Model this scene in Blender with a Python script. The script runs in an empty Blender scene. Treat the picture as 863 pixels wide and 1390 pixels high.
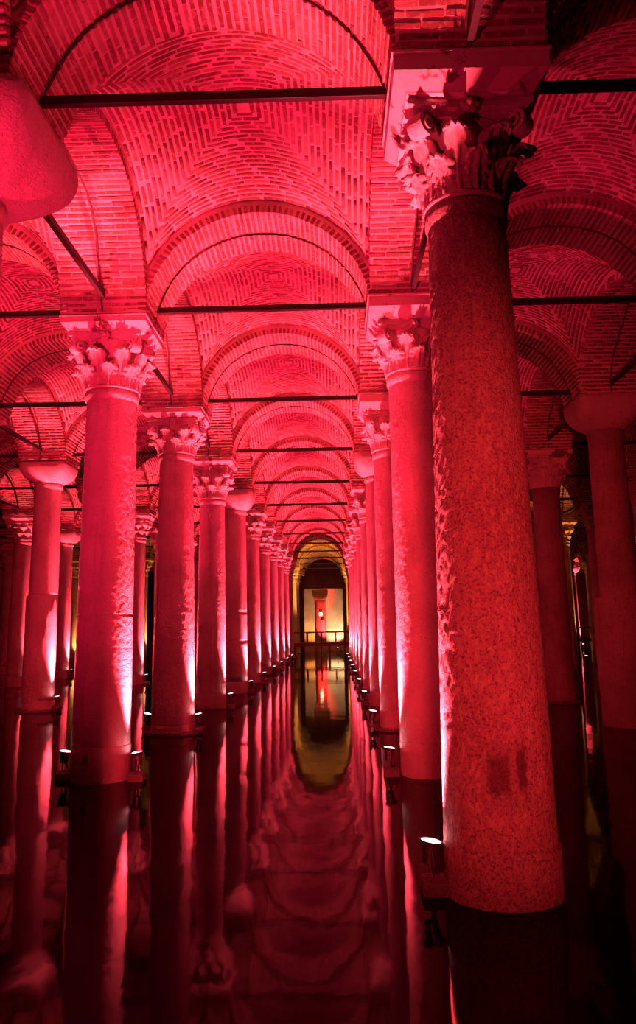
import bpy, bmesh, math, random
from mathutils import noise as mnoise
import numpy as np
from mathutils import Vector, Matrix, Euler

random.seed(7); rng = np.random.default_rng(7)
PI = math.pi
W = 4.8                      # spacing of the column lines across the view, metres
S = 1.0835*W                 # spacing of the rows in depth
D1 = 1.4335*W                # depth of the first row
sc = bpy.context.scene
COL = sc.collection
def row_y(r): return D1 + (r-1)*S

# ------------------------------------------------------------------ camera
F_PX, PITCH, YAW, ROLL = 1070.36, .1868, -.0188, -.0182
CAM = Vector((.2278*W, 0, .4411*W))
fwd = Vector((math.sin(YAW)*math.cos(PITCH), math.cos(YAW)*math.cos(PITCH), math.sin(PITCH)))
rt = Vector((math.cos(YAW), -math.sin(YAW), 0)); up = rt.cross(fwd)
cr, sr = math.cos(ROLL), math.sin(ROLL)
ax, ay = cr*rt + sr*up, cr*up - sr*rt
cam_d = bpy.data.cameras.new('camera'); cam = bpy.data.objects.new('camera', cam_d); COL.objects.link(cam)
M3 = Matrix((ax, ay, -fwd)).transposed()
cam.matrix_world = Matrix.Translation(CAM) @ M3.to_4x4()
cam_d.sensor_fit = 'HORIZONTAL'; cam_d.sensor_width = 36
cam_d.lens = F_PX/863*36
cam_d.shift_y = -45/863
cam_d.clip_end = 400
sc.camera = cam
def project(p):
    v = Vector(p) - CAM; z = v.dot(fwd)
    if z < .05: return None
    return (431.5 + F_PX*v.dot(ax)/z, 650 - F_PX*v.dot(ay)/z, z)

# ------------------------------------------------------------------ world, exposure
w = bpy.data.worlds.new('world'); sc.world = w; w.use_nodes = True
w.node_tree.nodes['Background'].inputs[0].default_value = (.01, 0, .001, 1)
w.node_tree.nodes['Background'].inputs[1].default_value = 0.0
vs = sc.view_settings
vs.view_transform = 'Standard'; vs.look = 'None'; vs.gamma = 1; vs.use_curve_mapping = False
vs.exposure = 0.82

# ------------------------------------------------------------------ lights
RED = (1.0, .012, .072)
HOT = (1.0, .048, .085)
WARM = (1.0, .021, .046)
AMBER = (1.0, .31, .05)
def spot(loc, target, power, angle, color, blend=.6, size=.07):
    d = bpy.data.lights.new('spot_light', 'SPOT'); d.energy = power; d.color = color
    d.spot_size = math.radians(angle); d.spot_blend = blend; d.shadow_soft_size = size
    o = bpy.data.objects.new('spot_light', d); COL.objects.link(o); o.location = loc
    o.rotation_euler = (Vector(target)-Vector(loc)).to_track_quat('-Z', 'Y').to_euler()
    return o
P_UP = 1450          # wide beam of one column floodlight
P_GRAZE = 8500        # its narrow beam along the shaft
# unseen: cut-off left column's uplight, warm fills standing for walkway floodlights, then added fills
spot((-.5*W+.7, row_y(1)+.1, .5), (-.5*W+1.0, row_y(1)+1.6, 9), P_UP*.35, 85, RED)
spot((-1.6, -2.0, 1.6), (-2.4, 15, 3.0), 4800, 52, WARM, .8, .25)
spot((1.2, -2.4, 1.5), (2.6, 7, 2.5), 3700, 37, (1, .025, .040), 1, .25)
spot((-4.5, 3.5, .6), (-5.0, 10.5, 8.5), 2200, 105, RED, .8, .2)  # unseen fill spot added to brighten the left aisle vault
spot((-3.2, 1.2, .6), (1.9, 6.4, 6.3), 380, 34, RED, .9, .1)  # unseen cross fill added to brighten the foreground column's capital

# ------------------------------------------------------------------ materials
def mat(name):
    m = bpy.data.materials.new(name); m.use_nodes = True
    n = m.node_tree.nodes; l = m.node_tree.links
    return m, n, l, n['Principled BSDF']
def N(n, t, **k):
    x = n.new(t)
    for a, b in k.items(): setattr(x, a, b)
    return x
def ramp(n, stops, interp='LINEAR'):
    r = n.new('ShaderNodeValToRGB'); r.color_ramp.interpolation = interp
    el = r.color_ramp.elements
    while len(el) < len(stops): el.new(.5)
    for e, (p, c) in zip(el, stops):
        e.position = p; e.color = (*c, 1)
    return r
def noise(n, l, co, scale, detail=4, rough=.6, dist=0):
    x = n.new('ShaderNodeTexNoise'); x.inputs['Scale'].default_value = scale
    x.inputs['Detail'].default_value = detail; x.inputs['Roughness'].default_value = rough
    x.inputs['Distortion'].default_value = dist
    l.new(co, x.inputs['Vector']); return x
def mixc(n, l, a, b, f, mode='MIX'):
    x = n.new('ShaderNodeMix'); x.data_type = 'RGBA'; x.blend_type = mode
    for s, v in ((0, f), (6, a), (7, b)):
        if hasattr(v, 'is_output'): l.new(v, x.inputs[s])
        elif s == 0: x.inputs[0].default_value = v
        else: x.inputs[s].default_value = (*v, 1)
    return x.outputs[2]
def bump(n, l, h, strength, dist, prev=None):
    b = n.new('ShaderNodeBump'); b.inputs['Strength'].default_value = strength; b.inputs['Distance'].default_value = dist
    l.new(h, b.inputs['Height'])
    if prev: l.new(prev, b.inputs['Normal'])
    return b.outputs[0]

def stone_mat(name, light, dark, pit=.55, tint=None, bs=1.0):
    m, n, l, p = mat(name)
    g = N(n, 'ShaderNodeNewGeometry'); co = g.outputs['Position']
    big = noise(n, l, co, 1.1, 4, .6); med = noise(n, l, co, 9, 5, .65, .3); fine = noise(n, l, co, 42, 4, .7)
    mq = N(n, 'ShaderNodeMapping'); mq.inputs['Scale'].default_value = (1, 1, .45); l.new(co, mq.inputs[0]); med2 = noise(n, l, mq.outputs[0], 26, 4, .7, .2)
    mp = N(n, 'ShaderNodeMapping'); mp.inputs['Scale'].default_value = (6, 6, .8); l.new(co, mp.inputs[0])
    streak = noise(n, l, mp.outputs[0], 1.6, 4, .6)
    c = mixc(n, l, dark, light, ramp_f(n, l, big.outputs[0], .3, .62))
    c = mixc(n, l, c, tuple(x*.55 for x in dark), mulf(n, l, ramp_f(n, l, streak.outputs[0], .55, .78), .55))
    c = mixc(n, l, c, tuple(x*.35 for x in dark), mulf(n, l, ramp_f(n, l, fine.outputs[0], pit, pit+.12), .8))
    if tint: c = mixc(n, l, c, tint, mulf(n, l, ramp_f(n, l, med2.outputs[0], .52, .60), .8))
    l.new(c, p.inputs['Base Color']); p.inputs['Roughness'].default_value = .8
    b = bump(n, l, med.outputs[0], .7*bs, .05)
    b = bump(n, l, fine.outputs[0], .8*bs, .03, b)
    l.new(b, p.inputs['Normal'])
    return m
def ramp_f(n, l, v, a, b):
    x = N(n, 'ShaderNodeMapRange'); x.inputs[1].default_value = a; x.inputs[2].default_value = b
    l.new(v, x.inputs[0]); return x.outputs[0]
def mulf(n, l, v, k):
    x = N(n, 'ShaderNodeMath', operation='MULTIPLY'); x.inputs[1].default_value = k; l.new(v, x.inputs[0]); return x.outputs[0]

M = {}
M['marble'] = stone_mat('marble', (.62, .56, .50), (.44, .37, .32), .60)
M['speckled'] = stone_mat('speckled_granite', (.50, .42, .36), (.36, .27, .22), .50, (.56, .60, .34), 1.6)
def add_stain():
    m = M['speckled']; n, l = m.node_tree.nodes, m.node_tree.links; p = n['Principled BSDF']
    src = p.inputs['Base Color'].links[0].from_socket
    g = N(n, 'ShaderNodeNewGeometry'); nz = noise(n, l, g.outputs['Position'], 9, 3, .6)
    off = N(n, 'ShaderNodeVectorMath', operation='MULTIPLY_ADD'); off.inputs[1].default_value = (.06, 0, .09); l.new(nz.outputs['Color'], off.inputs[0]); l.new(g.outputs['Position'], off.inputs[2])
    sx = N(n, 'ShaderNodeSeparateXYZ'); l.new(off.outputs[0], sx.inputs[0])
    c = src
    for x0, hw, z0, hz, k in ((.5*W-.07+.03, .085, 1.02, .15, .75), (.5*W+.11+.03, .04, 1.05, .17, .8), (.5*W+.03, .2, 1.02, .28, .3)):
        f = []
        for o_, c0, h in ((sx.outputs[0], x0, hw), (sx.outputs[2], z0, hz)):
            a = N(n, 'ShaderNodeMath', operation='SUBTRACT'); l.new(o_, a.inputs[0]); a.inputs[1].default_value = c0
            b = N(n, 'ShaderNodeMath', operation='ABSOLUTE'); l.new(a.outputs[0], b.inputs[0])
            q = N(n, 'ShaderNodeMapRange'); q.inputs[1].default_value = h*1.15; q.inputs[2].default_value = h*.7; l.new(b.outputs[0], q.inputs[0]); f.append(q.outputs[0])
        mm = N(n, 'ShaderNodeMath', operation='MULTIPLY'); l.new(f[0], mm.inputs[0]); l.new(f[1], mm.inputs[1])
        c = mixc(n, l, c, (.09, .05, .045), mulf(n, l, mm.outputs[0], k))
    l.new(c, p.inputs['Base Color'])
add_stain()
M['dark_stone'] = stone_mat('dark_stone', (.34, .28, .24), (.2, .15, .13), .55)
M['carved'] = stone_mat('carved_marble', (.66, .60, .54), (.50, .42, .36), .62, None, .5)
M['footing'] = stone_mat('footing_concrete', (.22, .19, .17), (.12, .1, .09), .55)

def plaster():
    m, n, l, p = mat('flaking_plaster')
    g = N(n, 'ShaderNodeNewGeometry'); co = g.outputs['Position']
    a = noise(n, l, co, 2.6, 5, .6, .4); f = noise(n, l, co, 30, 3, .6)
    c = mixc(n, l, (.68, .60, .54), (.22, .16, .13), ramp_f(n, l, a.outputs[0], .56, .60))
    l.new(c, p.inputs['Base Color']); p.inputs['Roughness'].default_value = .9
    l.new(bump(n, l, f.outputs[0], .3, .01, bump(n, l, a.outputs[0], .4, .03)), p.inputs['Normal'])
    return m
M['plaster'] = plaster()

def brick_mat():
    m, n, l, p = mat('old_brick')
    g = N(n, 'ShaderNodeNewGeometry'); oi = N(n, 'ShaderNodeObjectInfo')
    s = N(n, 'ShaderNodeMath', operation='ADD'); l.new(g.outputs['Random Per Island'], s.inputs[0]); l.new(oi.outputs['Random'], s.inputs[1])
    fr = N(n, 'ShaderNodeMath', operation='FRACT'); l.new(s.outputs[0], fr.inputs[0])
    r = ramp(n, [(0, (.17, .085, .06)), (.5, (.22, .115, .08)), (.85, (.28, .16, .11)), (1, (.42, .30, .22))]); l.new(fr.outputs[0], r.inputs[0])
    a = noise(n, l, g.outputs['Position'], 14, 4, .6); b = noise(n, l, g.outputs['Position'], 1.3, 3, .6)
    c = mixc(n, l, r.outputs[0], (.60, .50, .44), mulf(n, l, ramp_f(n, l, a.outputs[0], .52, .75), .8))
    c = mixc(n, l, c, (.56, .46, .40), mulf(n, l, ramp_f(n, l, b.outputs[0], .5, .72), .6))
    l.new(c, p.inputs['Base Color']); p.inputs['Roughness'].default_value = .9
    l.new(bump(n, l, a.outputs[0], .5, .012), p.inputs['Normal'])
    return m
M['brick'] = brick_mat()
def mortar_mat():
    m, n, l, p = mat('lime_mortar')
    g = N(n, 'ShaderNodeNewGeometry'); a = noise(n, l, g.outputs['Position'], 22, 4, .65); b = noise(n, l, g.outputs['Position'], 1.0, 4, .6)
    c = mixc(n, l, (.72, .63, .56), (.46, .37, .32), ramp_f(n, l, b.outputs[0], .42, .68))
    l.new(c, p.inputs['Base Color']); p.inputs['Roughness'].default_value = .95
    l.new(bump(n, l, a.outputs[0], .6, .015), p.inputs['Normal'])
    return m
M['mortar'] = mortar_mat()
def simple(name, col, rough=.5, metal=0, emit=None, es=0):
    m, n, l, p = mat(name)
    g = N(n, 'ShaderNodeNewGeometry'); a = noise(n, l, g.outputs['Position'], 18, 3, .6)
    l.new(mixc(n, l, tuple(x*.75 for x in col), col, a.outputs[0]), p.inputs['Base Color'])
    p.inputs['Roughness'].default_value = rough; p.inputs['Metallic'].default_value = metal
    if emit:
        p.inputs['Emission Color'].default_value = (*emit, 1); p.inputs['Emission Strength'].default_value = es
    return m
M['iron'] = simple('black_iron', (.022, .018, .018), .55, .3)
M['joint'] = simple('soffit_joint_dark', (.12, .07, .06), .9)
M['lamp_metal'] = simple('lamp_housing_metal', (.10, .09, .09), .4, .6)
M['lens_red'] = simple('red_lamp_lens', (.8, .3, .3), .2, 0, (1, .30, .36), 14)
M['lens_amber'] = simple('amber_lamp_lens', (.8, .6, .3), .2, 0, (1, .62, .25), 10)
M['timber'] = simple('walkway_timber', (.20, .12, .08), .6)
M['wall'] = stone_mat('wall_render', (.62, .55, .46), (.42, .35, .28), .6)
M['cable'] = simple('black_cable', (.02, .02, .02), .6)
def water():
    m, n, l, p = mat('dark_still_water')
    g = N(n, 'ShaderNodeNewGeometry')
    mp = N(n, 'ShaderNodeMapping'); mp.inputs['Scale'].default_value = (1, .6, 1); l.new(g.outputs['Position'], mp.inputs[0])
    a = noise(n, l, mp.outputs[0], .9, 2, .5); b = noise(n, l, mp.outputs[0], 5, 2, .5)
    p.inputs['Base Color'].default_value = (.003, .002, .002, 1); p.inputs['Roughness'].default_value = .05
    p.inputs['IOR'].default_value = 1.10
    l.new(bump(n, l, b.outputs[0], .12, .006, bump(n, l, a.outputs[0], .3, .022)), p.inputs['Normal'])
    return m
M['water'] = water()

# ------------------------------------------------------------------ object helpers
def props(o, label=None, cat=None, group=None, kind=None):
    if label: o['label'] = label
    if cat: o['category'] = cat
    if group: o['group'] = group
    if kind: o['kind'] = kind
    return o
def empty(name, loc, label, cat, group=None, rz=0, kind=None):
    o = bpy.data.objects.new(name, None); COL.objects.link(o); o.location = loc; o.rotation_euler.z = rz
    o.empty_display_size = .2
    return props(o, label, cat, group, kind)
def mesh_obj(name, me, parent=None, loc=(0, 0, 0), rot=(0, 0, 0)):
    o = bpy.data.objects.new(name, me); COL.objects.link(o); o.parent = parent; o.location = loc; o.rotation_euler = rot
    return o
def bm_mesh(name, bm, m, smooth=False):
    me = bpy.data.meshes.new(name); bmesh.ops.recalc_face_normals(bm, faces=bm.faces); bm.to_mesh(me); bm.free()
    me.materials.append(m)
    if smooth: me.shade_smooth()
    return me
def box_bm(bm, x0, x1, y0, y1, z0, z1, bev=0):
    r = bmesh.ops.create_cube(bm, size=1)
    for v in r['verts']:
        v.co = Vector(((x0+x1)/2 + v.co.x*(x1-x0), (y0+y1)/2 + v.co.y*(y1-y0), (z0+z1)/2 + v.co.z*(z1-z0)))
    if bev:
        ed = list({e for v in r['verts'] for e in v.link_edges})
        bmesh.ops.bevel(bm, geom=ed, offset=bev, segments=2, affect='EDGES', profile=.6)
def box(name, m, dims, parent=None, bev=0, loc=(0, 0, 0)):
    bm = bmesh.new(); box_bm(bm, *dims, bev); return mesh_obj(name, bm_mesh(name, bm, m), parent, loc)
def lathe_bm(bm, prof, segs=48, fn=None, cap=True):
    rings = []
    for r, z in prof:
        ring = []
        for i in range(segs):
            a = 2*PI*i/segs
            rr = r if fn is None else fn(r, z, a)
            ring.append(bm.verts.new((rr*math.cos(a), rr*math.sin(a), z)))
        rings.append(ring)
    for A, B in zip(rings, rings[1:]):
        for i in range(segs):
            j = (i+1) % segs; bm.faces.new((A[i], A[j], B[j], B[i]))
    if cap:
        bm.faces.new(rings[0][::-1]); bm.faces.new(rings[-1])
def tube_bm(bm, pts, r, segs=8):
    pts = [Vector(p) for p in pts]; rings = []
    for i, p in enumerate(pts):
        t = (pts[min(i+1, len(pts)-1)] - pts[max(i-1, 0)]).normalized()
        u = t.orthogonal().normalized() if not rings else (pu - t*pu.dot(t)).normalized()
        pu = u; v = t.cross(u)
        rings.append([bm.verts.new(p + r*(math.cos(2*PI*k/segs)*u + math.sin(2*PI*k/segs)*v)) for k in range(segs)])
    for A, B in zip(rings, rings[1:]):
        for i in range(segs):
            j = (i+1) % segs; bm.faces.new((A[i], A[j], B[j], B[i]))
    bm.faces.new(rings[0][::-1]); bm.faces.new(rings[-1])

ORD = ['zeroth', 'first', 'second', 'third', 'fourth', 'fifth', 'sixth', 'seventh', 'eighth', 'ninth', 'tenth', 'eleventh', 'twelfth', 'thirteenth', 'fourteenth', 'fifteenth']

# ------------------------------------------------------------------ setting: water, basin, outer walls
def slab(name, m, dims):
    o = box(name, m, dims); o['kind'] = 'structure'; return o
FAR = row_y(14) + 3.2
props(slab('water', M['water'], (-26, 26, -6, FAR, -.06, 0)), 'black still water mirroring the lit columns', 'water')
slab('floor', M['footing'], (-26, 26, -6, FAR, -1.6, -1.3))
slab('wall_back', M['dark_stone'], (-26, 26, FAR, FAR+.4, -1.3, 9.6))
slab('wall_left', M['dark_stone'], (-26.4, -26, -6, FAR, -1.3, 9.6))
slab('wall_right', M['dark_stone'], (26, 26.4, -6, FAR, -1.3, 9.6))

# ------------------------------------------------------------------ brick vaulting
ZS = 1.42*W                  # springing level
HWA = .14*W                  # half width of an arch soffit
AX, AZ = .365*W, .365*W      # transverse arch half span and rise
AY = .5*S - .135*W           # longitudinal arch half span
TH0 = math.asin(.03/.365)
PITCH_B, THK, BL = .088, .052, .36

def unit_brick():
    me = bpy.data.meshes.new('brick')
    bm = bmesh.new(); bmesh.ops.create_cube(bm, size=1)
    bmesh.ops.bevel(bm, geom=list(bm.edges), offset=.04, segments=1, affect='EDGES')
    for v in bm.verts: v.co += Vector((random.uniform(-.02, .02), random.uniform(-.06, .06), random.uniform(-.02, .02)))
    bm.to_mesh(me); bm.free(); me.materials.append(M['brick']); return me
BRICKS = [unit_brick() for _ in range(4)]

class Frames:
    """where each brick of one piece of vaulting sits: centre, axes (length, thickness, outward), size"""
    def __init__(s): s.rows = []
    def add(s, c, a, b, nrm, L, T, D): s.rows.append((c, a, b, nrm, L, T, D))
    def mats(s):
        out = []
        for c, a, b, n_, L, T, D in s.rows:
            m = Matrix(((a.x*L, b.x*T, n_.x*D, c.x), (a.y*L, b.y*T, n_.y*D, c.y), (a.z*L, b.z*T, n_.z*D, c.z), (0, 0, 0, 1)))
            out.append(m)
        return out
    def joined(s, name, idx):
        base = np.array([[x, y, z] for x in (-.5, .5) for y in (-.5, .5) for z in (-.5, .5)])
        V = []
        for i in idx:
            c, a, b, n_, L, T, D = s.rows[i]
            A = np.array([a*L, b*T, n_*D]); V.append(base @ A + np.array(c))
        V = np.concatenate(V); k = len(idx)
        f0 = np.array([[0, 1, 3, 2], [4, 6, 7, 5], [0, 4, 5, 1], [2, 3, 7, 6], [0, 2, 6, 4], [1, 5, 7, 3]])
        Fc = (f0[None] + 8*np.arange(k)[:, None, None]).reshape(-1, 4)
        me = bpy.data.meshes.new(name)
        me.vertices.add(len(V)); me.vertices.foreach_set('co', V.ravel())
        me.loops.add(len(Fc)*4); me.loops.foreach_set('vertex_index', Fc.ravel())
        me.polygons.add(len(Fc)); me.polygons.foreach_set('loop_start', np.arange(len(Fc))*4); me.polygons.foreach_set('loop_total', np.full(len(Fc), 4))
        me.update(); me.validate(); me.materials.append(M['brick']); return me

def lay_course(f, total, offset, place):
    """fill a course of the given length with bricks; place(s, L) adds one brick centred at s"""
    s = -total/2 - random.uniform(0, .02) - offset
    while s < total/2 - .05:
        L = BL*random.uniform(.88, 1.1); a = max(s, -total/2); b = min(s+L, total/2)
        if b-a > .07: place((a+b)/2, b-a)
        s += L + .014

def arch_frames(a, b):
    """voussoir bricks of a semi-elliptic arch along local X, half span a, rise b, centred on local origin at springing"""
    f = Frames()
    ths = np.linspace(TH0, PI-TH0, 2001); px = a*np.cos(ths); pz = b*np.sin(ths)
    arc = np.concatenate([[0], np.cumsum(np.hypot(np.diff(px), np.diff(pz)))])
    n = int(arc[-1]/PITCH_B)
    for k in range(n):
        th = np.interp((k+.5)*arc[-1]/n, arc, ths)
        nrm = Vector((b*math.cos(th), 0, a*math.sin(th))).normalized()      # away from the room
        tan = Vector((-nrm.z, 0, nrm.x)); P = Vector((a*math.cos(th), 0, b*math.sin(th)))
        jit = random.uniform(-.006, .006)
        def place(s, L):
            D = .125; pr = random.uniform(-.006, .005)
            c = P + nrm*(D/2 + pr) + Vector((0, s, 0)) + tan*jit
            ca = Vector((0, 1, 0)) + tan*random.uniform(-.015, .015); ca.normalize()
            f.add(c, ca, nrm.cross(ca), nrm, L, THK*random.uniform(.85, 1.12), D)
        lay_course(f, 2*HWA, (k % 2)*BL*.5, place)
    return f
def arch_core(a, b, name):
    bm = bmesh.new(); n = 44; rings = []
    for i in range(n+1):
        th = TH0 + (PI-2*TH0)*i/n
        nx, nz = b*math.cos(th), a*math.sin(th); q = math.hypot(nx, nz); nx /= q; nz /= q
        x, z = a*math.cos(th), b*math.sin(th)
        pts = [(x+nx*.010, -HWA+.012, z+nz*.010), (x+nx*.30, -HWA+.012, z+nz*.30), (x+nx*.30, HWA-.012, z+nz*.30), (x+nx*.010, HWA-.012, z+nz*.010)]
        rings.append([bm.verts.new(p) for p in pts])
    for A, B in zip(rings, rings[1:]):
        for i in range(4):
            j = (i+1) % 4; bm.faces.new((A[i], A[j], B[j], B[i]))
    bm.faces.new(rings[0][::-1]); bm.faces.new(rings[-1])
    return bm_mesh(name, bm, M['mortar'])
def arch_joint(a, b, name):
    """the straight joint left along the middle of the soffit"""
    bm = bmesh.new(); n = 60; rings = []
    for i in range(n+1):
        th = PI*(.03+.94*i/n)
        nx, nz = b*math.cos(th), a*math.sin(th); q = math.hypot(nx, nz); nx /= q; nz /= q
        x, z = a*math.cos(th), b*math.sin(th); hw = .018*random.uniform(.6, 1.3); y0 = .03*math.sin(th*5)+.01*random.uniform(-1, 1)
        pts = [(x-nx*.007, y0-hw, z-nz*.007), (x+nx*.02, y0-hw, z+nz*.02), (x+nx*.02, y0+hw, z+nz*.02), (x-nx*.007, y0+hw, z-nz*.007)]
        rings.append([bm.verts.new(p) for p in pts])
    for A, B in zip(rings, rings[1:]):
        for i in range(4):
            j = (i+1) % 4; bm.faces.new((A[i], A[j], B[j], B[i]))
    bm.faces.new(rings[0][::-1]); bm.faces.new(rings[-1])
    return bm_mesh(name, bm, M['joint'])

WX, WY = .5*W - HWA, .5*S - HWA          # half size of the vault cell between arch faces
UX, UY = AX + .17, AY + .17
def web_z(x, y):
    u = min(abs(x)/UX, 1); v = min(abs(y)/UY, 1)
    mn, mx = min(u, v), max(u, v)
    return (AZ + .17 + .28*(1-mx*mx))*math.sqrt(max(0, 1-mn*mn))
def web_n(x, y):
    e = .004; return Vector((-(web_z(x+e, y)-web_z(x-e, y))/(2*e), -(web_z(x, y+e)-web_z(x, y-e))/(2*e), 1)).normalized()
def web_mesh():
    bm = bmesh.new(); n = 40
    xs = np.linspace(-WX-.02, WX+.02, n+1); ys = np.linspace(-WY-.02, WY+.02, n+1)
    lo = [[bm.verts.new((x, y, web_z(x, y))) for y in ys] for x in xs]
    hi = [[bm.verts.new((x, y, web_z(x, y)+.22)) for y in ys] for x in xs]
    for i in range(n):
        for j in range(n):
            bm.faces.new((lo[i][j], lo[i][j+1], lo[i+1][j+1], lo[i+1][j])); bm.faces.new((hi[i][j], hi[i+1][j], hi[i+1][j+1], hi[i][j+1]))
    for i in range(n):
        bm.faces.new((lo[i][0], lo[i+1][0], hi[i+1][0], hi[i][0])); bm.faces.new((lo[i][n], hi[i][n], hi[i+1][n], lo[i+1][n]))
        bm.faces.new((lo[0][i], hi[0][i], hi[0][i+1], lo[0][i+1])); bm.faces.new((lo[n][i], lo[n][i+1], hi[n][i+1], hi[n][i]))
    return bm_mesh('groin_vault_web', bm, M['mortar'])
def web_frames():
    f = Frames()
    for axis in (0, 1):                       # 0: courses follow the transverse arches, 1: the side arches
        U, V, WV = (UX, UY, WY) if axis == 0 else (UY, UX, WX)
        for side in (-1, 1):
            k = 0; t = WV - .03
            while t > .045:
                lim = min(U*t/V, WX if axis == 0 else WY)
                P = lambda s: (s, side*t) if axis == 0 else (side*t, s)
                ss = np.linspace(-lim, lim, 400); zz = np.array([web_z(*P(s)) for s in ss])
                arc = np.concatenate([[0], np.cumsum(np.hypot(np.diff(ss), np.diff(zz)))]); tot = arc[-1]
                def place(q, L):
                    s = float(np.interp(q + tot/2, arc, ss)); x, y = P(s); e = .01
                    n_ = web_n(x, y); x1, y1 = P(s+e); x0, y0 = P(s-e)
                    a = Vector((x1-x0, y1-y0, web_z(x1, y1)-web_z(x0, y0))).normalized()
                    n_ = (n_ - a*n_.dot(a)).normalized(); b = n_.cross(a)
                    pr = random.uniform(.004, .014)
                    f.add(Vector((x, y, web_z(x, y))) + n_*(.03-pr), a, b, n_, L, THK*random.uniform(.85, 1.1), .06)
                lay_course(f, tot-.03, (k % 2)*BL*.5, place)
                k += 1; t -= PITCH_B
    return f
F_T, F_L, F_W = arch_frames(AX, AZ), arch_frames(AY, AZ), web_frames()
CORE = {'T': arch_core(AX, AZ, 'arch_mortar'), 'L': arch_core(AY, AZ, 'arch_mortar'), 'W': web_mesh()}
JOINT = {'T': arch_joint(AX, AZ, 'soffit_joint'), 'L': arch_joint(AY, AZ, 'soffit_joint')}
FR = {'T': F_T, 'L': F_L, 'W': F_W}
FULL = {k: FR[k].joined('brickwork', range(len(FR[k].rows))) for k in FR}
MATS = {k: FR[k].mats() for k in FR}
print('bricks per piece', {k: len(FR[k].rows) for k in FR})

def in_frame(p, m=0):
    q = project(p); return q is not None and -m < q[0] < 863+m and -m < q[1] < 1390+m
def masonry(kind, name, loc, rz, label, cat, single):
    root = mesh_obj(name, CORE[kind]); root.location = loc; root.rotation_euler.z = rz
    props(root, label, cat, None, 'structure')
    mw = Matrix.Translation(loc) @ Matrix.Rotation(rz, 4, 'Z')
    n = len(MATS[kind])
    if kind in JOINT: mesh_obj('soffit_joint', JOINT[kind], root)
    if not single:
        o = mesh_obj('brickwork', FULL[kind], root); o['kind'] = 'stuff'; return root
    order = []
    for i, (c, a, b, nn, *_r) in enumerate(FR[kind].rows):
        p = mw @ c; q = project(p); ok = in_frame(p, 12) and (mw.to_3x3() @ nn).dot(p-CAM) > 0
        order.append((not ok, (p-CAM).length, i))
    order.sort(); pick = [i for no, _d, i in order if not no][:300]; ps = set(pick)
    for i in pick:
        o = bpy.data.objects.new('brick', BRICKS[i % 4]); COL.objects.link(o); o.parent = root; o.matrix_local = MATS[kind][i]
    rest = [i for i in range(n) if i not in ps]
    if rest:
        o = mesh_obj('brickwork', FR[kind].joined('brickwork', rest), root); o['kind'] = 'stuff'
    return root

AISLE = {0: 'central aisle', -1: 'first aisle on the left', -2: 'second aisle on the left', -3: 'third aisle on the left', -4: 'fourth aisle on the left',
         1: 'first aisle on the right', 2: 'second aisle on the right', 3: 'third aisle on the right', 4: 'fourth aisle on the right'}
LINE = lambda c: ('left' if c < 0 else 'right', int(abs(c)+.5))
def seen(pts, m=40): return any(in_frame(p, m) for p in pts)
NR = 14
near_T = {(0, 1), (0, 2), (-1, 2), (1, 2), (0, 3), (0, 4)}
near_L = {(-.5, 1), (.5, 1), (-.5, 2), (.5, 0)}
near_W = {(0, 1), (-1, 1), (1, 1), (0, 2)}
made = set()
for c in range(-4, 5):
    for r in range(0, NR+1):
        x = c*W; y = row_y(r)
        pts = [(x + AX*math.cos(t)*.95, y, ZS + AZ*math.sin(t)) for t in np.linspace(0, PI, 9)]
        if r >= 0 and (seen(pts) or (r == 0 and abs(c) <= 1)):
            masonry('T', 'arch_ceiling', (x, y, ZS), 0, f'round brick arch spanning the {AISLE[c]} at the {ORD[r] if r else "nearest"} row of columns', 'arch', (c, r) in near_T)
        pts = [(x+a*WX, y+S/2+b*WY, ZS+web_z(a*WX, b*WY)) for a in (-1, -.5, 0, .5, 1) for b in (-1, -.5, 0, .5, 1)]
        if r < NR and seen(pts):
            masonry('W', 'vault_ceiling', (x, y+S/2, ZS), 0, f'brick groin vault over the {AISLE[c]}, {ORD[r+1]} bay from the front', 'vault', (c, r) in near_W)
for c in np.arange(-4.5, 5):
    for r in range(0, NR):
        x = c*W; y = row_y(r)+S/2
        pts = [(x + b*HWA, y + AY*math.cos(t)*.95, ZS + AZ*math.sin(t)) for t in np.linspace(0, PI, 9) for b in (-1, 1)]
        if seen(pts):
            sd, k = LINE(c)
            masonry('L', 'arch_ceiling', (x, y, ZS), PI/2, f'brick arch along column line {ORD[k]} on the {sd}, {ORD[r+1]} bay from the front', 'arch', (c, r) in near_L)

# ------------------------------------------------------------------ iron tie rods
ZB = 1.5095*W
def bar_mesh(half):
    bm = bmesh.new(); n = 12
    box_bm(bm, -half, half, -.035, .035, -.05, .05, .008)
    return bm_mesh('tie_rod', bm, M['iron'])
BT, BLg = bar_mesh(AX+.04), bar_mesh(AY+.04)
for c in range(-3, 4):
    for r in range(1, NR):
        p = (c*W, row_y(r), ZB)
        if seen([(c*W+q*AX, row_y(r), ZB) for q in (-.9, -.5, 0, .5, .9)], 0):
            o = mesh_obj('tie_rod', BT, None, p); o.rotation_euler = (0, random.uniform(-.004, .004), 0)
            props(o, f'black iron tie rod crossing the {AISLE[c]} between the {ORD[r]} row columns', 'tie rod', 'iron tie rods across the aisles')
for c in np.arange(-3.5, 4):
    for r in range(0, 9):
        if seen([(c*W, row_y(r)+S/2+q*AY, ZB) for q in (-.9, -.5, 0, .5, .9)], 0):
            sd, k = LINE(c)
            o = mesh_obj('tie_rod', BLg, None, (c*W, row_y(r)+S/2, ZB), (0, 0, PI/2))
            props(o, f'black iron tie rod running along column line {ORD[k]} on the {sd}, {ORD[r+1]} bay', 'tie rod', 'iron tie rods along the column lines')

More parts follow.
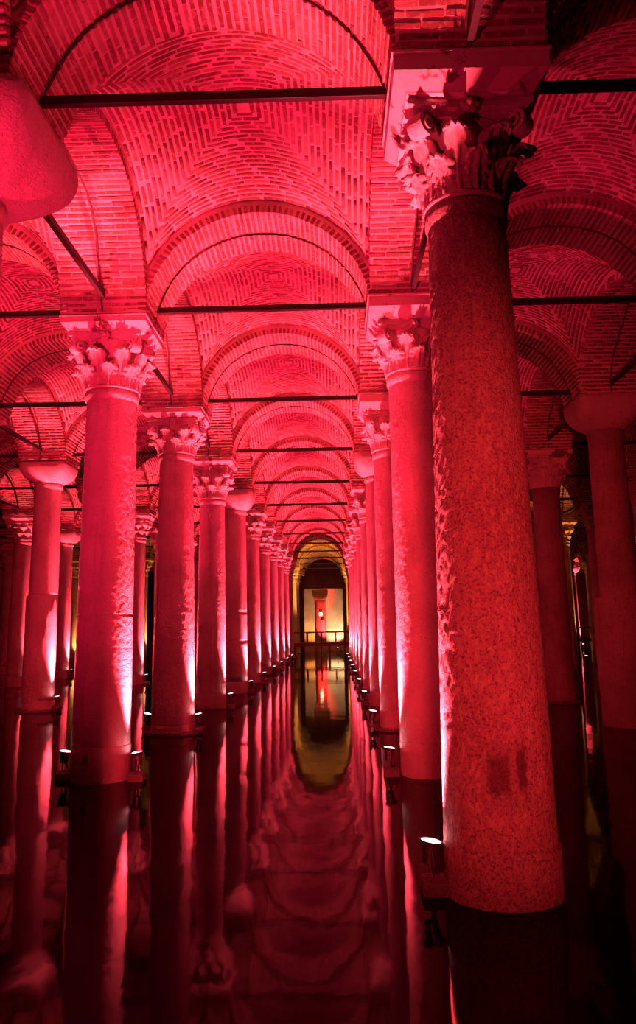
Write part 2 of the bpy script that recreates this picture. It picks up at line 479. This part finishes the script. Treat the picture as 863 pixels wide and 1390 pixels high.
# ------------------------------------------------------------------ capitals
def leaf_mesh(H, Wd, curl):
    """acanthus leaf growing along +Z, leaning towards +X, tip rolling over"""
    bm = bmesh.new(); nu, nt = 13, 19; g = []
    for j in range(nt):
        t = j/(nt-1)
        if t < .78: z = H*t/.78*.96; out = .02 + .10*curl*(t/.78)**2.2
        else:
            a = (t-.78)/.22*PI*.95; R = .055*curl
            z = H*.96 + R*math.sin(a); out = .02 + .10*curl + R*(1-math.cos(a))
        lobe = .70 + .30*abs(math.sin(t*PI*4.5)); half = Wd/2*lobe*(.62+.38*math.sin(min(1, t*1.25)*PI*.75))*(1-max(0, t-.8)*2.2)
        rowv = []
        for i in range(nu):
            u = -1 + 2*i/(nu-1)
            rib = .018*math.cos(u*PI*3.5) - .045*u*u + (.020 if abs(u) < .1 else 0)
            rowv.append(bm.verts.new((out + rib, u*half, z - abs(u)*.05*H*t + .012*math.sin(i*PI/2)*t)))
        g.append(rowv)
    for A, B in zip(g, g[1:]):
        for i in range(nu-1): bm.faces.new((A[i], A[i+1], B[i+1], B[i]))
    bmesh.ops.recalc_face_normals(bm, faces=bm.faces)
    back = [[bm.verts.new(v.co + Vector((-.022, 0, .004))) for v in rw] for rw in g]
    for A, B in zip(back, back[1:]):
        for i in range(nu-1): bm.faces.new((A[i+1], A[i], B[i], B[i+1]))
    loop = [(0, i) for i in range(nu)] + [(j, nu-1) for j in range(1, nt)] + [(nt-1, i) for i in range(nu-2, -1, -1)] + [(j, 0) for j in range(nt-2, 0, -1)]
    for (a, b), (c, d) in zip(loop, loop[1:]+loop[:1]): bm.faces.new((g[a][b], g[c][d], back[c][d], back[a][b]))
    return bm_mesh('acanthus_leaf', bm, M['carved'], True)
LEAF_LO, LEAF_HI = leaf_mesh(.25, .33, 1.0), leaf_mesh(.45, .36, 1.35)
def volute_mesh():
    bm = bmesh.new(); pts = []
    for i in range(40):                        # scroll under the abacus corner, in the XZ plane
        a = i/39*PI*3.4; R = .105*(1-i/52)
        pts.append((.14 - R*math.sin(a)*-1 - .02, 0, -.0 + R*math.cos(a)))
    pts = [(-.20, 0, -.26), (-.12, 0, -.12), (-.02, 0, .02), (.05, 0, .08)] + pts[2:]
    prev = None
    for p, q in zip(pts, pts[1:]):
        pass
    rings = []
    for i, p in enumerate(pts):
        p = Vector(p); t = (Vector(pts[min(i+1, len(pts)-1)]) - Vector(pts[max(0, i-1)])).normalized(); n_ = Vector((-t.z, 0, t.x))
        wd = .075 - .03*i/len(pts)*-1
        rings.append([bm.verts.new(p + n_*s*.016 + Vector((0, y*wd, 0))) for s, y in ((1, -1), (1, 1), (-1, 1), (-1, -1))])
    for A, B in zip(rings, rings[1:]):
        for i in range(4):
            j = (i+1) % 4; bm.faces.new((A[i], A[j], B[j], B[i]))
    bm.faces.new(rings[0][::-1]); bm.faces.new(rings[-1])
    return bm_mesh('corner_volute', bm, M['carved'], False)
VOLUTE = volute_mesh()
def rose_mesh():
    bm = bmesh.new()
    for k in range(6):
        a = k*PI/3; r = bmesh.ops.create_icosphere(bm, subdivisions=1, radius=.045)
        for v in r['verts']: v.co = Vector((v.co.x*.7+.0, v.co.y + .05*math.cos(a), v.co.z + .05*math.sin(a)))
    r = bmesh.ops.create_icosphere(bm, subdivisions=1, radius=.04)
    for v in r['verts']: v.co.x += .03
    return bm_mesh('abacus_flower', bm, M['carved'], True)
ROSE = rose_mesh()
def abacus_mesh(hw, h):
    bm = bmesh.new(); prof = [(.90, 0), (.93, .3), (1.0, .42), (1.0, .72), (.97, 1.0)]; rings = []
    for s, t in prof:
        ring = []
        for q in range(4):
            for i in range(8):
                u = -1 + 2*i/8; d = hw*s*(1 - .13*(1-u*u)); e = hw*s*u
                x, y = {0: (d, e), 1: (-e, d), 2: (-d, -e), 3: (e, -d)}[q]
                ring.append(bm.verts.new((x, y, h*t)))
        rings.append(ring)
    k = len(rings[0])
    for A, B in zip(rings, rings[1:]):
        for i in range(k): bm.faces.new((A[i], A[(i+1) % k], B[(i+1) % k], B[i]))
    bm.faces.new(rings[0][::-1]); bm.faces.new(rings[-1])
    return bm_mesh('abacus', bm, M['carved'])
ABACUS = abacus_mesh(.56, .15)
def impost_mesh(h, b, t):
    bm = bmesh.new(); n = 8; rings = []
    for s, z in [(b, 0), (b+.01, .02), (b+(t-b)*.86, h*.45), (t-.015, h*.9), (t, h*.93), (t, h)]:
        ring = []
        for q in range(4):
            for i in range(n):
                u = -1+2*i/n; d = s*(1+.004*random.uniform(-1, 1)); e = s*u
                x, y = {0: (d, e), 1: (-e, d), 2: (-d, -e), 3: (e, -d)}[q]; ring.append(bm.verts.new((x, y, z)))
        rings.append(ring)
    k = len(rings[0])
    for A, B in zip(rings, rings[1:]):
        for i in range(k): bm.faces.new((A[i], A[(i+1) % k], B[(i+1) % k], B[i]))
    bm.faces.new(rings[0][::-1]); bm.faces.new(rings[-1])
    bmesh.ops.bevel(bm, geom=[e for e in bm.edges if e.calc_face_angle(0) > 1.0], offset=.012, segments=2, affect='EDGES')
    return bm_mesh('impost_block', bm, M['plaster'])
def cushion_mesh(r, t, h):
    """plain capital: round at the neck, swelling to a square top"""
    bm = bmesh.new(); n = 48; rings = []; K = 14
    for j in range(K+1):
        s = j/K; q = s**.75; rad = r*1.04 + (t - r*1.04)*math.sin(s*PI/2)**.9
        pw = 2 + 12*s**1.6; ring = []
        for i in range(n):
            a = 2*PI*i/n + PI/4; ca, sa = math.cos(a), math.sin(a)
            k = (abs(ca)**pw + abs(sa)**pw)**(-1/pw)
            ring.append(bm.verts.new((rad*k*ca, rad*k*sa, h*.9*(.35*s**2 + .65*s))))
        rings.append(ring)
    rings.append([bm.verts.new((v.co.x, v.co.y, h)) for v in rings[-1]])
    for A, B in zip(rings, rings[1:]):
        for i in range(n): bm.faces.new((A[i], A[(i+1) % n], B[(i+1) % n], B[i]))
    bm.faces.new(rings[0][::-1]); bm.faces.new(rings[-1])
    me = bm_mesh('cushion_capital', bm, M['plaster'] if 0 else M['marble'], True); return me

# ------------------------------------------------------------------ columns
def bell_prof(r, h):
    return [(r*1.03, 0), (r*1.10, .015), (r*1.13, .035), (r*1.10, .055), (r*1.0, .065), (r*1.01, h*.45), (r*1.08, h*.7), (r*1.25, h*.95), (r*1.30, h)]
def far_capital(r, h):
    bm = bmesh.new()
    def fn(rr, z, a):
        t = z/h
        return rr*(1 + .10*math.cos(8*a + (PI if t > .42 else 0))*(1 if .1 < t < .8 else 0))
    lathe_bm(bm, [(r*1.03, 0), (r*1.13, .03), (r*1.03, .06), (r*1.05, h*.2), (r*1.30, h*.36), (r*1.10, h*.40), (r*1.15, h*.5), (r*1.48, h*.64), (r*1.2, h*.68), (r*1.5, h*.86), (r*1.5, h*.88)], 32, fn)
    for q in range(4):
        a = PI/4 + q*PI/2
        res = bmesh.ops.create_icosphere(bm, subdivisions=2, radius=.11)
        for v in res['verts']: v.co += Vector((math.cos(a)*.62, math.sin(a)*.62, h*.74))
    box_bm(bm, -.55, .55, -.55, .55, h*.84, h, .02)
    return bm_mesh('capital', bm, M['carved'], False)
_cache = {}
def shaft_mesh(rb, rt_, z0, z1, m, joints=(), detail=False):
    bm = bmesh.new(); prof = []; zs = list(np.linspace(z0, z1, 190 if detail else 30))
    for j in joints: zs += [j-.02, j-.008, j+.008, j+.02]
    zs.sort(); L = 1.232*W
    for z in zs:
        t = max(0, min(1, z/L)); r = rb + (rt_-rb)*(t*.85 + .15*t*t)
        if any(abs(z-j) < .01 for j in joints): r -= .010
        prof.append((r, z))
    if z1 > L*.94:                                     # fillet under the capital
        prof = [p for p in prof if p[1] < z1-.16] + [(rt_, z1-.16), (rt_+.004, z1-.15), (rt_+.028, z1-.13), (rt_+.030, z1-.02), (rt_+.02, z1)]
    ph = random.uniform(0, 6)
    k1 = 1.6 if m.name.startswith('speckled') else 1.0
    def wear(r, z, a):
        q = r*(1 + .006*math.sin(3*a+ph+z*.7) + .004*math.sin(7*a+z*2.1+ph))
        if detail:
            p = Vector((r*math.cos(a)+ph, r*math.sin(a), z)); n1 = mnoise.noise(p*20); n2 = mnoise.noise(p*38); n3 = mnoise.noise(p*3)
            q += k1*(.0044*n1 + .0032*n2 - .007*max(0, n2+n1-.5)) + .003*n3
        return q
    lathe_bm(bm, prof, 150 if detail else 56, wear)
    return bm_mesh('shaft', bm, m, True)
def base_mesh(r, h, m):
    bm = bmesh.new(); ph = random.uniform(0, 6)
    lathe_bm(bm, [(r*.90, -.9), (r*.97, -.06), (r*.995, 0), (r*1.01, .05), (r*1.01, h*.6), (r*1.005, h-.03), (r*.985, h-.006), (r*.95, h)], 56, lambda q, z, a: q*(1+.007*math.sin(4*a+ph)+.005*math.sin(9*a+z*9)))
    return bm_mesh('base_drum', bm, m, True)

def column(c, r, label, style='carved', rb=.09, rt_=.076, zn=None, top=1.445, hw=.14, base=.10, mat_=None, plinth=0, joints=(), detail=False, name='stone_column'):
    sm = M[mat_ or 'marble']; rb *= W; rt_ *= W
    zn = (1.2316 if zn is None else zn) if style == 'carved' else (1.325 if zn is None else zn)
    zn *= W; zt = top*W
    root = empty(name, (c*W, row_y(r), 0), label, 'column', None, 0, 'thing')
    def cached(key, f):
        if key not in _cache: _cache[key] = f()
        return _cache[key]
    bh = base*W; rbb = rb*1.012
    mesh_obj('base_drum', cached(('b', rbb, bh, sm.name), lambda: base_mesh(rbb, bh, sm)), root)
    mesh_obj('shaft', cached(('s', rb, rt_, bh, zn, sm.name, joints, detail), lambda: shaft_mesh(rb, rt_, bh-.01, zn, sm, joints, detail)), root)
    if plinth:
        bm = bmesh.new(); lathe_bm(bm, [(plinth*W*.97, -.5), (plinth*W, -.02), (plinth*W, .045), (plinth*W*.97, .06)], 40)
        mesh_obj('plinth', bm_mesh('plinth', bm, M['footing'], False), root)
    if style == 'carved':
        hc = zt - zn - (.34 if top > 1.46 else .20)
        if detail:
            bm = bmesh.new(); lathe_bm(bm, bell_prof(rt_, hc-.13), 40)
            cap = mesh_obj('capital', bm_mesh('capital', bm, M['carved'], True), root, (0, 0, zn))
            for tier, me, off, rr in ((0, LEAF_LO, 0, 1.02), (1, LEAF_HI, PI/8, 1.0)):
                for k in range(8):
                    a = k*PI/4 + off + .12
                    o = mesh_obj('acanthus_leaf', me, cap, (rt_*rr*math.cos(a), rt_*rr*math.sin(a), .05), (random.uniform(-.03, .03), random.uniform(-.04, .04), a))
                    o.rotation_mode = 'XYZ'; s = (hc/.80); o.scale = (1, 1, s)
            for k in range(4):
                a = PI/4 + k*PI/2
                mesh_obj('corner_volute', VOLUTE, cap, (.50*math.cos(a), .50*math.sin(a), hc-.25), (0, 0, a))
                b = k*PI/2
                mesh_obj('abacus_flower', ROSE, cap, (.515*math.cos(b), .515*math.sin(b), hc-.08), (0, 0, b))
            mesh_obj('abacus', ABACUS, cap, (0, 0, hc-.15))
        else:
            mesh_obj('capital', cached(('fc', rt_, round(hc, 3)), lambda: far_capital(rt_, hc)), root, (0, 0, zn))
        hi = zt - zn - hc
        mesh_obj('impost_block', cached(('i', round(hi, 3), hw), lambda: impost_mesh(hi, .57, hw*W)), root, (0, 0, zt-hi))
    else:
        mesh_obj('cushion_capital', cached(('cu', rt_, hw, zt-zn), lambda: cushion_mesh(rt_, hw*W, zt-zn)), root, (0, 0, zn))
    return root

# the columns that frame the central aisle, each as it looks
column(.5, 1, 'huge tapering speckled column in the right foreground with carved leafy capital', 'carved', .0965, .0735, 1.2316, 1.487, .147, .085, 'speckled', 0, (), True)
column(-.5, 1, 'column cut off by the left edge, only its big smooth cushion capital in view', 'plain', .09, .078, 1.285, 1.44, .18, .1)
column(-.5, 2, 'near left column of pink stone with a square notch in its base and leafy capital', 'carved', .0885, .081, 1.215, 1.445, .14, .105, None, 0, (.49*W,), True)
column(.5, 2, 'second column on the right, half hidden behind the huge speckled column', 'carved', .083, .080, 1.25, 1.487, .147, .10, None, 0, (), True)
column(-.5, 3, 'second full column on the left, standing on a round slab in the water', 'carved', .096, .076, 1.24, 1.445, .138, .04, None, .128, (), True)
column(.5, 3, 'third column on the right, lit bright along its left edge', 'carved', .086, .078, 1.235, 1.487, .145, .09, None, .115, (), True)
column(-.5, 4, 'third full column on the left, leafy capital beside a plain white one', 'carved', .087, .073, 1.205, 1.445, .138, .08, None, 0, (), True)
column(.5, 4, 'fourth column on the right, with plain cushion capital and no carving', 'plain', .082, .076, 1.325, 1.46, .14, .08)
column(-.5, 5, 'fourth full column on the left, plain capital and two drum joints in its shaft', 'plain', .092, .080, 1.30, 1.44, .14, .08, None, 0, (.36*W, .56*W))
for r in range(5, NR):
    for c in (-.5, .5):
        if c == -.5 and r == 5: continue
        column(c, r, (f'slim distant column, {ORD[r-1]} full one from the front left of the central aisle' if c < 0 else f'slim distant column, {ORD[r]} from the front right of the central aisle'), 'carved', .085, .077, random.uniform(1.21, 1.25), 1.445, .138, .08, None, .12 if r % 2 else 0, (), r < 7)
# outer lines
column(-1.5, 4, 'outer left column built of two offset drums under a plain cushion capital', 'plain', .088, .078, 1.325, 1.44, .14, .06, None, .13, (.66*W,))
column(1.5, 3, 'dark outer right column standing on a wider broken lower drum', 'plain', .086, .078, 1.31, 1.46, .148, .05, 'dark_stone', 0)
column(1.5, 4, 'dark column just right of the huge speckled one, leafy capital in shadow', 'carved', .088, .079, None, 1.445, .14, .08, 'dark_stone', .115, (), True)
def shown(c, r):
    return seen([(c*W, row_y(r), z*W) for z in (0.02, .4, .8, 1.2, 1.4)], 14)
for c in (-1.5, -2.5, -3.5, -4.5, 1.5, 2.5, 3.5, 4.5):
    k = 0
    for r in range(2, NR):
        if not shown(c, r) or (c, r) in ((-1.5, 4), (1.5, 3), (1.5, 4)): continue
        k += 1; sd, ln = LINE(c)
        column(c, r, f'distant column number {ORD[k]} of outer line {ORD[ln]} on the {sd}, counted from the front', 'carved' if (r*3+int(c*2)) % 4 else 'plain', .085, .077, None, 1.445, .14, .08)
# details of single columns
low = bpy.data.objects['stone_column']
def find(txt): return next(o for o in bpy.data.objects if o.get('label', '').startswith(txt))
d = find('dark outer right')
bm = bmesh.new(); lathe_bm(bm, [(.52, -.9), (.535, 0), (.545, .6), (.55, 1.2), (.545, 2.55), (.53, 2.62), (.50, 2.64)], 48, lambda q, z, a: q*(1+.012*math.sin(3*a+z)+.006*math.sin(8*a+3*z)))
o = mesh_obj('lower_drum', bm_mesh('lower_drum', bm, M['dark_stone'], True), d, (0, 0, 0)); o['label'] = 'wider lower drum with a broken upper edge'
d = find('near left column')
o = box('dowel_notch', M['joint'], (-.035, .035, -.02, .02, -.06, .06), d, .004, (-.10, -.435, .34)); o['label'] = 'dark square notch cut in the base'
d = find('outer left column')
bm = bmesh.new(); lathe_bm(bm, [(.40, .2), (.435, .25), (.43, 3.1), (.40, 3.16), (.38, 3.17)], 48, lambda q, z, a: q*(1+.01*math.sin(2*a)))
mesh_obj('lower_drum', bm_mesh('lower_drum', bm, M['marble'], True), d, (-.03, 0, 0))

# ------------------------------------------------------------------ floodlights at the feet of the columns
def can_mesh():
    bm = bmesh.new()
    lathe_bm(bm, [(.045, -.17), (.055, -.165), (.058, -.10), (.066, -.09), (.070, -.03), (.092, -.012), (.095, .008), (.085, .010), (.080, -.004)], 24)
    return bm_mesh('lamp_housing', bm, M['lamp_metal'], False)
def lens_mesh(m):
    bm = bmesh.new(); lathe_bm(bm, [(.081, -.006), (.080, .004), (.05, .012), (.0, .014)][:3], 24); return bm_mesh('lamp_lens', bm, m, False)
CAN, LENS = can_mesh(), {'red': lens_mesh(M['lens_red']), 'amber': lens_mesh(M['lens_amber'])}
def yoke_mesh():
    bm = bmesh.new(); tube_bm(bm, [(.0, -.10, -.05), (0, -.11, -.16), (0, -.09, -.25), (0, 0, -.27), (0, .09, -.25), (0, .11, -.16), (0, .10, -.05)], .010, 6)
    return bm_mesh('lamp_bracket', bm, M['lamp_metal'])
YOKE = yoke_mesh()
def footing(sc_):
    bm = bmesh.new(); box_bm(bm, -.09, .12, -.15, .15, .065 if sc_ else -.7, .12 if sc_ else .10, .015); return bm_mesh('lamp_footing', bm, M['footing'])
FOOT, FOOT_LOW = footing(0), footing(1)
PLINTHS = {(-.5, 3), (.5, 3), (-1.5, 4)} | {(c, r) for c in (-.5, .5) for r in (6, 8, 10, 12)}
def floodlight(c, r, sgn, label, power=1.0, yo=-.05, beam=True, color='red', gap=.13, rb=.09, low=False):
    x = c*W + sgn*(rb*W + gap); y = row_y(r) + yo; z = .38; low = (c, r) in PLINTHS
    root = empty('floodlight', (x, y, 0), label, 'lamp', 'floodlights at the feet of the columns')
    tilt = -sgn*math.radians(9)
    mesh_obj('lamp_footing', FOOT_LOW if low else FOOT, root)
    mesh_obj('lamp_bracket', YOKE, root, (0, 0, z))
    h = mesh_obj('lamp_housing', CAN, root, (0, 0, z), (0, tilt, 0))
    mesh_obj('lamp_lens', LENS[color], h)
    if sgn: 
        bm = bmesh.new(); tube_bm(bm, [(0, .02, z-.17), (-sgn*.04, .06, z-.26), (-sgn*.10, .05, .16), (-sgn*.06, .09, .10), (0, .155, .10), (.02, .17, 0), (.02, .17, -.2)], .007, 6)
        mesh_obj('power_cable', bm_mesh('power_cable', bm, M['cable']), root)
    if beam:
        col = RED if color == 'red' else AMBER
        L = Vector((x, y, z+.045))
        spot(L, (x + sgn*4.4, y+.1, 9), P_UP*power*(.5 if (c, r) == (.5, 1) else 1), 58, col, .8, .075)
        spot(L, (c*W + sgn*rb*W*.9, y*.5+row_y(r)*.5, 4.6), P_GRAZE*power, 38, HOT if color == 'red' else col, 1.0, .06)
    return root
floodlight(.5, 1, -1, 'floodlight glowing at the left foot of the huge speckled foreground column', 1, .05, rb=.0965, gap=.10)
floodlight(-.5, 2, 1, 'floodlight on a block at the right foot of the near left column', 1, -.12)
floodlight(-.5, 2, -1, 'floodlight glowing at the left foot of the near left column', .8, .10)
floodlight(.5, 2, -1, 'floodlight with cables at the left foot of the second right column', 1, -.05)
floodlight(-.5, 3, -1, 'floodlight glowing at the left foot of the column on the round slab', .5, .10)
floodlight(-.5, 3, 1, 'floodlight at the right foot of the column on the round slab', 1, -.12)
floodlight(-.5, 4, -1, 'floodlight at the left foot of the third full left column', .5, .05)
floodlight(-1.5, 4, 1, 'floodlight at the right foot of the outer left two-drum column', 1.2, -.15)
for r in range(3, 11):
    floodlight(.5, r, -1, f'small floodlight at the left foot of the {ORD[r]} column on the right', 1, -.05)
    if r > 3: floodlight(-.5, r, 1, f'small floodlight at the right foot of the {ORD[r-1]} full column on the left', 1, -.12)
for c, r in ((-1.5, 6), (-1.5, 7), (-1.5, 8), (-2.5, 6), (-2.5, 7), (-2.5, 8)):
    sd, ln = LINE(c); floodlight(c, r, 1, f'tiny floodlight at a column foot, outer line {ORD[ln]} left, {ORD[r]} row', .8, -.1)

# ------------------------------------------------------------------ walkway across the far end
YW = row_y(11) + .9
wk = empty('walkway', (0, YW, 0), 'dark timber walkway with railing crossing the far end of the aisles', 'walkway')
ZD = .21*W
box('deck_edge_beam', M['timber'], (-22, 22, -.06, .06, ZD-.22, ZD-.02), wk, .01)
for i in range(150):
    x = -22 + i*.2933
    o = bpy.data.objects.new('deck_board', bpy.data.meshes.get('deck_board') or box('deck_board', M['timber'], (-.14, .14, 0, 1.9, -.025, .025), None, .004).data); 
    COL.objects.link(o); o.parent = wk; o.location = (x, -.08, ZD + random.uniform(-.004, .004))
bpy.data.objects.remove(next(o for o in bpy.data.objects if o.name == 'deck_board' and o.parent is None))
ZR = .375*W
for yy in (0, 1.75):
    for z, t in ((ZR, .05),):
        box('hand_rail', M['timber'], (-22, 22, yy-.04, yy+.04, z-t, z+t), wk, .006)
PM = None
for i in range(41):
    x = -21.6 + i*1.08
    for yy in (0, 1.75):
        if PM is None: PM = box('rail_post', M['timber'], (-.05, .05, -.05, .05, ZD, ZR), wk, .006).data; o = bpy.data.objects['rail_post']; o.location = (x, yy, 0)
        else: mesh_obj('rail_post', PM, wk, (x, yy, 0))
SM = None
for i in range(16):
    x = -21 + i*2.7
    for yy in (.1, 1.65):
        if SM is None: o = box('support_post', M['timber'], (-.07, .07, -.07, .07, -1.3, ZD-.2), wk, .006); SM = o.data; o.location = (x, yy, 0)
        else: mesh_obj('support_post', SM, wk, (x, yy, 0))
# pale wall closing the central aisle, red column and lamp before it
YE = row_y(14)
o = box('wall_end', M['wall'], (-AX-.05, AX+.05, YE-.1, YE+.2, -1.2, 1.19*W)); o['kind'] = 'structure'
column(-.055, 13.55, 'red lit column with flared capital standing before the pale end wall', 'plain', .112, .102, .95, 1.15, .15, .06)
lp = empty('lamp_post', (-.12, row_y(12)+1.2, 0), 'thin lamp post with small square lamp before the pale end wall', 'lamp')
bm = bmesh.new(); tube_bm(bm, [(0, 0, -.5), (0, 0, 3.1)], .03, 8); mesh_obj('pole', bm_mesh('pole', bm, M['iron']), lp)
box('lamp_head', M['iron'], (-.13, .13, -.1, .1, 3.35, 3.65), lp, .02); box('lamp_glass', M['lens_amber'], (-.11, .11, -.1, .1, 3.1, 3.34), lp, .01)
box('lamp_base_box', M['iron'], (-.02, .24, -.08, .08, 2.75, 3.0), lp, .02)

# amber lamps of the far walkway (they light the last bays)
def amber(x, y, z, tgt, power, ang, label, col=AMBER):
    root = empty('walkway_lamp', (x, y, 0), label, 'lamp', 'amber lamps of the far walkway')
    mesh_obj('lamp_footing', FOOT, root, (0, 0, 0)); 
    bm = bmesh.new(); tube_bm(bm, [(0, 0, .05), (0, 0, z-.2)], .02, 6); mesh_obj('pole', bm_mesh('pole', bm, M['iron']), root)
    h = mesh_obj('lamp_housing', CAN, root, (0, 0, z)); mesh_obj('lamp_lens', LENS['amber'], h)
    spot((x, y, z+.05), tgt, power, ang, col, .6, .1)
amber(1.2, row_y(11)+3.4, .6, (0, row_y(12)+.3, 9), 3400, 90, 'amber lamp on the right just behind the far walkway')
amber(1.45, row_y(13)+3.7, .6, (.7, YE, 3.2), 520, 110, 'pale amber lamp before the right half of the end wall', (1, .60, .30))
spot((.75, row_y(13)+1.0, .45), (-.14, row_y(13)+2.85, 2.8), 4200, 46, (1, .02, .02), .9, .08)
spot((-1.3, row_y(13)+3.7, .45), (-1.0, YE, 3.2), 300, 100, AMBER, .8, .08)
amber(2.5*W+.9, row_y(7)+.4, .6, (2.5*W+.1, row_y(7)+.1, 5.6), 1800, 60, 'amber lamp behind the dark right columns')
amber(-3.5*W+.8, row_y(10)+.1, .6, (-3.5*W, row_y(10), 3.5), 500, 90, 'amber lamp at the far left column')
amber(-2.5*W+.9, row_y(10)+.2, .6, (-2.5*W+.1, row_y(10), 6), 900, 70, 'amber lamp seen between the left columns')
amber(3.78*W, row_y(11)+.2, .6, (3.6*W, row_y(12), 1.6), 500, 120, 'amber lamp by the right end of the walkway')
floodlight(4.5, 13, -1, 'pink floodlight at the left foot of the farthest right column', 1.5, -.1)
floodlight(4.5, 13, 1, 'pink floodlight at the right foot of the farthest right column', 1.5, -.1)
